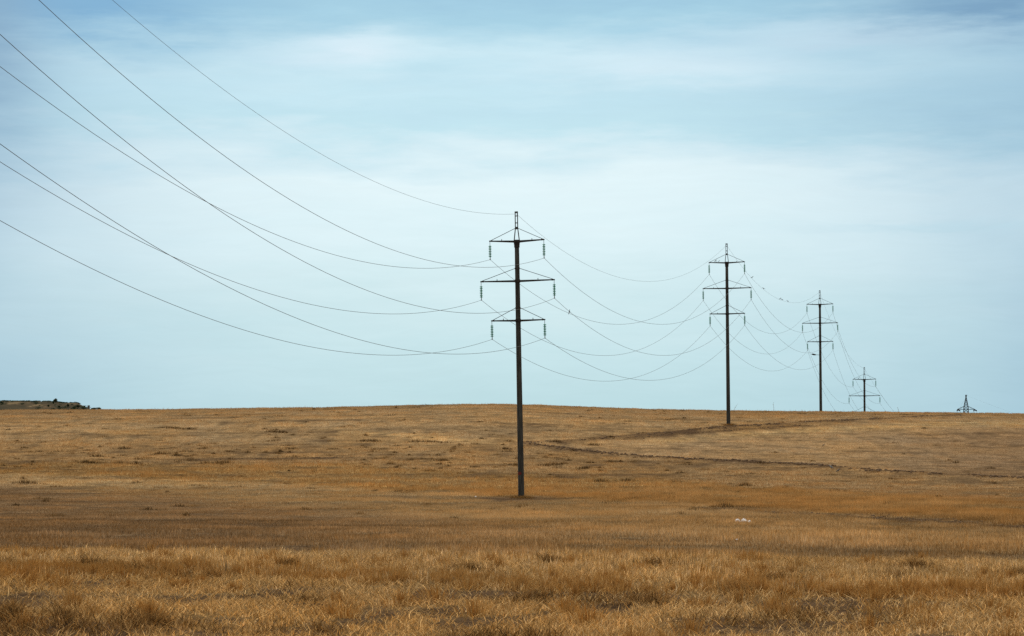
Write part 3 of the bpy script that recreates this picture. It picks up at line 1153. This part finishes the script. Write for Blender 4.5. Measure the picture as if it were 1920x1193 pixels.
p = spot(1393, 982.5)
base = Vector((p.x, p.y, p.z + .09))
k_ = p.y / F
lg = 'white plastic litter on the field'
o = crumpled('plastic_bag', [(-15 * k_, .02), (-13.5 * k_, .17), (-10 * k_, .21), (-7 * k_, .18), (-5.2 * k_, .03)], .14, 3, base)
tag(o, 'smaller puffed white plastic bag, left of the long arched one', 'plastic bag', lg)
o = crumpled('plastic_bag', [(-4.6 * k_, .05), (-2 * k_, .19), (1 * k_, .23), (4.5 * k_, .19), (7.5 * k_, .08), (9.5 * k_, .05), (11 * k_, .13), (13.5 * k_, .10), (15.5 * k_, .02)],
             .18, 5, base + Vector((0, -.1, 0)))
tag(o, 'long arched white plastic bag lying in the straw', 'plastic bag', lg)
for u, v, s, lab in ((892, 933, .075, 'scrap of white litter on the bare soil left of the nearest pole'),
                     (1381.5, 1015.5, .045, 'scrap of white litter below the white plastic bags')):
    p = spot(u, v)
    o = crumpled('litter_scrap', [(-s, .02), (-s * .5, s * .8), (s * .2, s), (s, .03)], s * .7, int(u), p + Vector((0, 0, .06)))
    tag(o, lab, 'litter', lg)


# ------------------------------------------------------------------ weeds on the ridge
def weed(u, y, h, lean, twigs, label, seed):
    rr = random.Random(seed)
    x = wx(u, y)
    z = float(terrain(np.array([x]), np.array([y]))[0])
    mb = MB()
    top = Vector((lean * h, 0, h))
    mb.tube([(0, 0, -.1), top * .5 + Vector((.03, 0, 0)), top], [.022, .018, .010], 5)
    for k in range(twigs):
        t = rr.uniform(.3, .95)
        a = rr.uniform(0, 6.28)
        s = top * t
        e = s + Vector((math.cos(a) * .22, math.sin(a) * .15, rr.uniform(.08, .25))) * h * .6
        mb.tube([s, e], [.012, .007], 4)
    o = mb.build('dry_weed', M_STALK)
    o.location = (x, y, z)
    tag(o, label, 'weed', 'dry weeds sticking up on the ridge')


weed(1374, 436, 1.25, .65, 2, 'leaning dry weed stalk on the ridge beside the pole below it', 1)
weed(1451, 434, 1.45, -.08, 4, 'tall thin upright dry weed on the ridge between two power poles', 2)
weed(1685, 434, .9, -.2, 7, 'low twiggy dry weed on the ridge right of the pole sunk behind it', 3)


# ------------------------------------------------------------------ far hill at the left
def far_hill():
    prof = [(-700, 757), (-400, 753), (-200, 752), (0, 752.2), (40, 753), (85, 752.6), (108, 754.5), (120, 756), (135, 755), (144, 755.6),
            (152, 759), (160, 763.5), (170, 767), (190, 767.5), (215, 769), (300, 772), (420, 776)]
    us = np.arange(-700, 421, 3.0)
    ds = np.linspace(1150, 1850, 48)
    U, D = np.meshgrid(us, ds)
    X = (U - CX) / F * D
    crest = np.interp(U, [p[0] for p in prof], [p[1] for p in prof])
    zc = (HY - crest) / F * 1400
    t = np.where(D < 1400, sstep(1150, 1400, D), 1 - sstep(1400, 1850, D))
    Z = -24 + (zc + 24) * t + (fbm(X / 14, D / 20, 3, 3) - .5) * 2.2 * t * (1 - .8 * np.exp(-((D - 1400) / 40) ** 2))
    n, m = U.shape
    V = np.stack([X.ravel(), D.ravel(), Z.ravel()], -1)
    idx = np.arange(n * m).reshape(n, m)
    q = np.stack([idx[:-1, :-1], idx[:-1, 1:], idx[1:, 1:], idx[1:, :-1]], -1).reshape(-1, 4)
    o = np_mesh('hills', V, q.ravel(), np.arange(len(q)) * 4, np.full(len(q), 4), M_HILL, None, True)
    o['kind'] = 'structure'

    def hz(x, y):
        u = CX + F * x / y
        c = (HY - np.interp(u, [p[0] for p in prof], [p[1] for p in prof])) / F * 1400
        tt = float(sstep(1150, 1400, np.array(y)))
        return -24 + (c + 24) * tt
    return hz


HZ = far_hill()


def leaf_cloud(rr, c, rx, rz, n, size):
    v, f = [], []
    for _ in range(n):
        a, b = rr.uniform(0, 6.28), rr.uniform(-1, 1)
        r = rr.uniform(.25, 1) ** .5
        lump = 1 + .25 * math.sin(3 * a + 5 * b)
        p = c + Vector((math.cos(a) * rx * r * lump * math.sqrt(1 - b * b), math.sin(a) * rx * r * lump * math.sqrt(1 - b * b), b * rz * r))
        s = size * rr.uniform(.6, 1.3)
        d1 = Vector((rr.uniform(-1, 1), rr.uniform(-1, 1), rr.uniform(-1, 1))).normalized() * s
        d2 = d1.cross(Vector((rr.uniform(-1, 1), rr.uniform(-1, 1), rr.uniform(-1, 1)))).normalized() * s * .7
        i = len(v)
        v += [p - d1, p + d2, p + d1, p - d2]
        f.append((i, i + 1, i + 2, i + 3))
    return v, f


def shrub(u, v, w, h, label, seed, tree=False, group='dark shrubs on the far hill'):
    """w,h in metres; base sits on the hillside at sight line v"""
    rr = random.Random(seed)
    best = None
    for y in range(1160, 1402, 4):
        x = wx(u, y)
        z = float(HZ(x, y))
        vv = HY - F * z / y
        if vv <= v or y >= 1398:
            best = (x, float(y), z)
            break
    root = empty('small_tree' if tree else 'shrub', best)
    tr = MB().tube([(0, 0, -.4), (.05, 0, h * .3), (-.05, .05, h * .62)], [.20, .14, .06], 6)
    for k in range(4):
        a = k * 1.6 + rr.uniform(0, .8)
        tr.tube([(0, 0, h * .28), (math.cos(a) * w * .3, math.sin(a) * w * .3, h * .6)], [.09, .04], 5)
    tr.build('trunk', M_BARK, root)
    vs, fs = [], []
    for k in range(5 if w < 4 else 8):
        c = Vector((rr.uniform(-.32, .32) * w, rr.uniform(-.3, .3) * w, h * rr.uniform(.38, .74)))
        a, b = leaf_cloud(rr, c, w * .27, h * .27, 130, .20 if w < 3 else .26)
        fs += [tuple(i + len(vs) for i in q) for q in b]
        vs += a
    mesh_obj('crown', vs, fs, M_LEAF, root)
    tag(root, label, 'tree' if tree else 'shrub', group)


shrub(104, 757.5, 2.4, 2.6, 'largest dark round tree standing on the skyline of the far hill', 1, True)
shrub(99.5, 759, 1.2, 1.5, 'small bush tucked under the left side of the largest skyline tree', 2)
shrub(91, 764, 1.4, 1.2, 'bush on the slope left below the largest skyline tree', 3)
shrub(111, 767, 1.1, 1.5, 'dark bush low on the slope just right below the largest skyline tree', 4)
shrub(126.5, 764.5, 1.5, 1.8, 'dark bush in the middle of the steep end of the far hill', 5)
shrub(146.5, 765, 1.8, 1.6, 'wide dark bush near the foot of the far hill left of the hut', 6)
shrub(140, 768, 2.0, 1.2, 'low dark bush at the foot of the hill, left of the wide one', 7)
shrub(4, 758, 2.4, 1.5, 'bush on the slope at the left end of the far hill', 8)
shrub(28, 753.5, 3.0, .5, 'low long bush on the left skyline of the far hill', 9)
shrub(8, 752.8, 1.8, .5, 'small bush on the skyline at the very left end of the far hill', 10)
shrub(157, 768, 3.2, 1.3, 'low wide shrub at the foot of the hut', 11)
shrub(177, 768.3, 3.0, 1.0, 'low shrub just right of the hut', 12)
shrub(187, 768.3, 2.6, 1.1, 'low shrub farthest right beyond the hut', 13)

def scrub():
    rr = random.Random(77)
    vs, fs = [], []
    for k in range(150):
        u = rr.uniform(-60, 165) if k < 95 else rr.uniform(60, 185)
        y = rr.choice((1398, 1400, rr.uniform(1300, 1400))) if k < 95 else rr.uniform(1330, 1385)
        x = wx(u, y)
        z = float(HZ(x, y))
        w_ = rr.uniform(.5, 1.9)
        a, b = leaf_cloud(rr, Vector((x, y, z + .10)), w_, rr.uniform(.18, .5), int(40 + 50 * w_), .20)
        fs += [tuple(i + len(vs) for i in q) for q in b]
        vs += a
    o = mesh_obj('scrub', vs, fs, M_LEAF)
    tag(o, 'low dark scrub scattered over the far hill and along its crest', 'scrub', kind='stuff')


scrub()

# small tower-like hut at the foot of the hill
hy = 1395.0
hut = empty('hut', (wx(166.3, hy), hy, wz(768.5, hy) - .3))
MB().bar((0, 0, -1), (0, 0, 2.35), 1.05, 1.1, up=Vector((0, 1, 0))).build('wall', M_HUT, hut)
MB().bar((0, 0, 2.35), (0, 0, 2.6), 1.25, 1.3, .9, .9, up=Vector((0, 1, 0))).build('roof', M_ROOF, hut)
MB().bar((.1, -.56, .3), (.1, -.56, 1.4), .5, .05, up=Vector((0, 1, 0))).build('door', M_ROOF, hut)
tag(hut, 'tiny grey tower-like hut at the right foot of the far hill', 'hut')

# ------------------------------------------------------------------ sky and light
SUN_EL, SUN_AZ = R(46), R(-30)                     # azimuth from +Y towards +X
w = bpy.data.worlds.new('World')
S.world = w
w.use_nodes = True
nt = w.node_tree
nt.nodes.clear()
lk = nt.links
tc = N(nt, 'ShaderNodeTexCoord')
sx = N(nt, 'ShaderNodeSeparateXYZ')
lk.new(tc.outputs['Generated'], sx.inputs[0])


def mth(op, a, b=None, c=None):
    n = N(nt, 'ShaderNodeMath', operation=op)
    for i, val in enumerate((a, b, c)):
        if val is None:
            continue
        if hasattr(val, 'is_output'):
            lk.new(val, n.inputs[i])
        else:
            n.inputs[i].default_value = val
    return n.outputs[0]


az = mth('ARCTAN2', sx.outputs['X'], sx.outputs['Y'])
el = mth('ARCSINE', sx.outputs['Z'])
cv = N(nt, 'ShaderNodeCombineXYZ')
lk.new(az, cv.inputs[0])
lk.new(el, cv.inputs[1])
n_big = noise_node(nt, cv.outputs[0], 1.0, 5, .55, (9, 42, 1))
n_wisp = noise_node(nt, cv.outputs[0], 1.0, 7, .62, (26, 150, 1))
n_soft = noise_node(nt, cv.outputs[0], 1.0, 3, .5, (14, 20, 1))
jit = mth('ADD', mth('MULTIPLY', mth('SUBTRACT', n_big, .5), .055), mth('MULTIPLY', mth('SUBTRACT', n_wisp, .5), .017))
elj = mth('ADD', el, jit)
# layers of thin cloud, by height above the horizon
fac = mth('DIVIDE', elj, .30)


def st(el_, hexc):
    return (el_ / .30, lin(hexc))


veil = ramp(nt, fac, [st(0.0, 'bcdde4'), st(.022, 'c4e3ea'), st(.045, 'cfe9ef'), st(.066, 'daf0f6'), st(.086, 'e0f3f8'), st(.096, 'd3ebf3'),
                      st(.106, 'bfe2ed'), st(.118, 'bcdfec'), st(.128, 'c6e5f0'), st(.138, 'b4d9e8'), st(.148, 'a4cfe2'), st(.165, '9cc8de'),
                      st(.20, 'b4cbd6'), st(.29, 'd6d2ca')])
# towards both sides the veil is thinner and the sky bluer
side = mth('POWER', mth('MULTIPLY', mth('ABSOLUTE', az), 1 / .195), 2.6)
side = mth('MINIMUM', mth('MULTIPLY', side, .62), .75)
side = mth('MULTIPLY', side, mth('ADD', .55, mth('MULTIPLY', n_soft, .8)))
thin = mixc(nt, side, veil, lin('8fb6cf'))


def puff(a0, e0, sa, se, hexc, amt, base):
    da = mth('DIVIDE', mth('SUBTRACT', az, a0), sa)
    de = mth('DIVIDE', mth('SUBTRACT', mth('ADD', el, mth('MULTIPLY', mth('SUBTRACT', n_wisp, .5), .018)), e0), se)
    q = mth('ADD', mth('MULTIPLY', da, da), mth('MULTIPLY', de, de))
    gss = mth('EXPONENT', mth('MULTIPLY', q, -1.0))
    k = mth('MULTIPLY', gss, mth('MULTIPLY', mth('ADD', .35, n_wisp), amt))
    k = mth('MINIMUM', k, 1.0)
    return mixc(nt, k, base, lin(hexc))


c = puff(-.060, .1360, .019, .0052, 'dceef7', .95, thin)
c = puff(-.072, .1335, .040, .0040, 'd0e8f3', .55, c)
c = puff(.064, .1300, .050, .0075, 'd6ebf5', .8, c)
c = puff(.125, .1400, .055, .0060, 'd0e5f1', .6, c)
c = puff(-.060, .1180, .080, .0050, 'c9e8f2', .6, c)
c = puff(-.160, .152, .055, .014, '78abcf', 1.1, c)
c = puff(-.196, .135, .022, .045, '7ea3c0', .95, c)
c = puff(.02, .158, .10, .007, '97c2da', .8, c)
c = puff(.190, .152, .060, .014, '769fbf', 1.15, c)
c = puff(.190, .112, .09, .018, '93bad2', .6, c)
c = puff(.160, .0690, .045, .0022, 'b4d6e4', .5, c)
warp = N(nt, 'ShaderNodeVectorMath', operation='ADD')
wv = N(nt, 'ShaderNodeCombineXYZ')
lk.new(mth('MULTIPLY', n_big, .05), wv.inputs[0])
lk.new(mth('MULTIPLY', n_soft, .02), wv.inputs[1])
lk.new(cv.outputs[0], warp.inputs[0])
lk.new(wv.outputs[0], warp.inputs[1])
n_fib = noise_node(nt, warp.outputs[0], 1.0, 9, .68, (30, 330, 1))
fibre = mth('ADD', .955, mth('MULTIPLY', n_fib, .085))
fb_ = N(nt, 'ShaderNodeVectorMath', operation='SCALE')
lk.new(c, fb_.inputs[0])
lk.new(fibre, fb_.inputs['Scale'])
c = fb_.outputs[0]
sky = N(nt, 'ShaderNodeTexSky', sky_type='NISHITA')
sky.sun_disc = False
sky.sun_elevation = SUN_EL
sky.sun_rotation = SUN_AZ
sky.air_density = 1.0
sky.dust_density = 2.0
away = N(nt, 'ShaderNodeMapRange', interpolation_type='SMOOTHSTEP')
lk.new(mth('ABSOLUTE', az), away.inputs[0])
away.inputs[1].default_value, away.inputs[2].default_value = .32, 1.3
away.inputs[3].default_value, away.inputs[4].default_value = 0.0, 1.0
c = mixc(nt, away.outputs[0], c, lin('c4beb4'))          # greyer cloud round the rest of the sky
over = N(nt, 'ShaderNodeMapRange', interpolation_type='SMOOTHSTEP')
lk.new(el, over.inputs[0])
over.inputs[1].default_value, over.inputs[2].default_value = .18, .75
over.inputs[3].default_value, over.inputs[4].default_value = 10.5, 28.0      # an overcast sky is brightest overhead
lift = N(nt, 'ShaderNodeVectorMath', operation='SCALE')
lk.new(c, lift.inputs[0])
lk.new(over.outputs[0], lift.inputs['Scale'])
lift = lift.outputs[0]
fin = mixc(nt, .93, sky.outputs[0], lift)
bg = N(nt, 'ShaderNodeBackground')
lk.new(fin, bg.inputs[0])
bg.inputs[1].default_value = .10
wo = N(nt, 'ShaderNodeOutputWorld')
lk.new(bg.outputs[0], wo.inputs[0])

sd = bpy.data.lights.new('sun', 'SUN')
sd.energy = 1.5
sd.angle = R(12)
sd.color = (1.0, .95, .88)
so = bpy.data.objects.new('sun', sd)
COL.objects.link(so)
dirv = Vector((math.sin(SUN_AZ) * math.cos(SUN_EL), math.cos(SUN_AZ) * math.cos(SUN_EL), math.sin(SUN_EL)))
so.rotation_euler = dirv.to_track_quat('Z', 'Y').to_euler()
so.location = (0, 0, 60)

# ------------------------------------------------------------------ camera
cd = bpy.data.cameras.new('camera')
cam = bpy.data.objects.new('camera', cd)
COL.objects.link(cam)
cam.location = (0, 0, 0)
cam.rotation_euler = (R(90), 0, 0)
cd.sensor_width = 36
cd.lens = F / 1920 * 36
cd.shift_y = (HY - 596.5) / 1920
cd.clip_start = .5
cd.clip_end = 12000
S.camera = cam
S.view_settings.view_transform = 'Standard'
S.view_settings.look = 'None'
S.view_settings.exposure = 0
S.view_settings.gamma = 1
S.cycles.max_bounces = 6
S.cycles.diffuse_bounces = 3
S.cycles.use_denoising = False
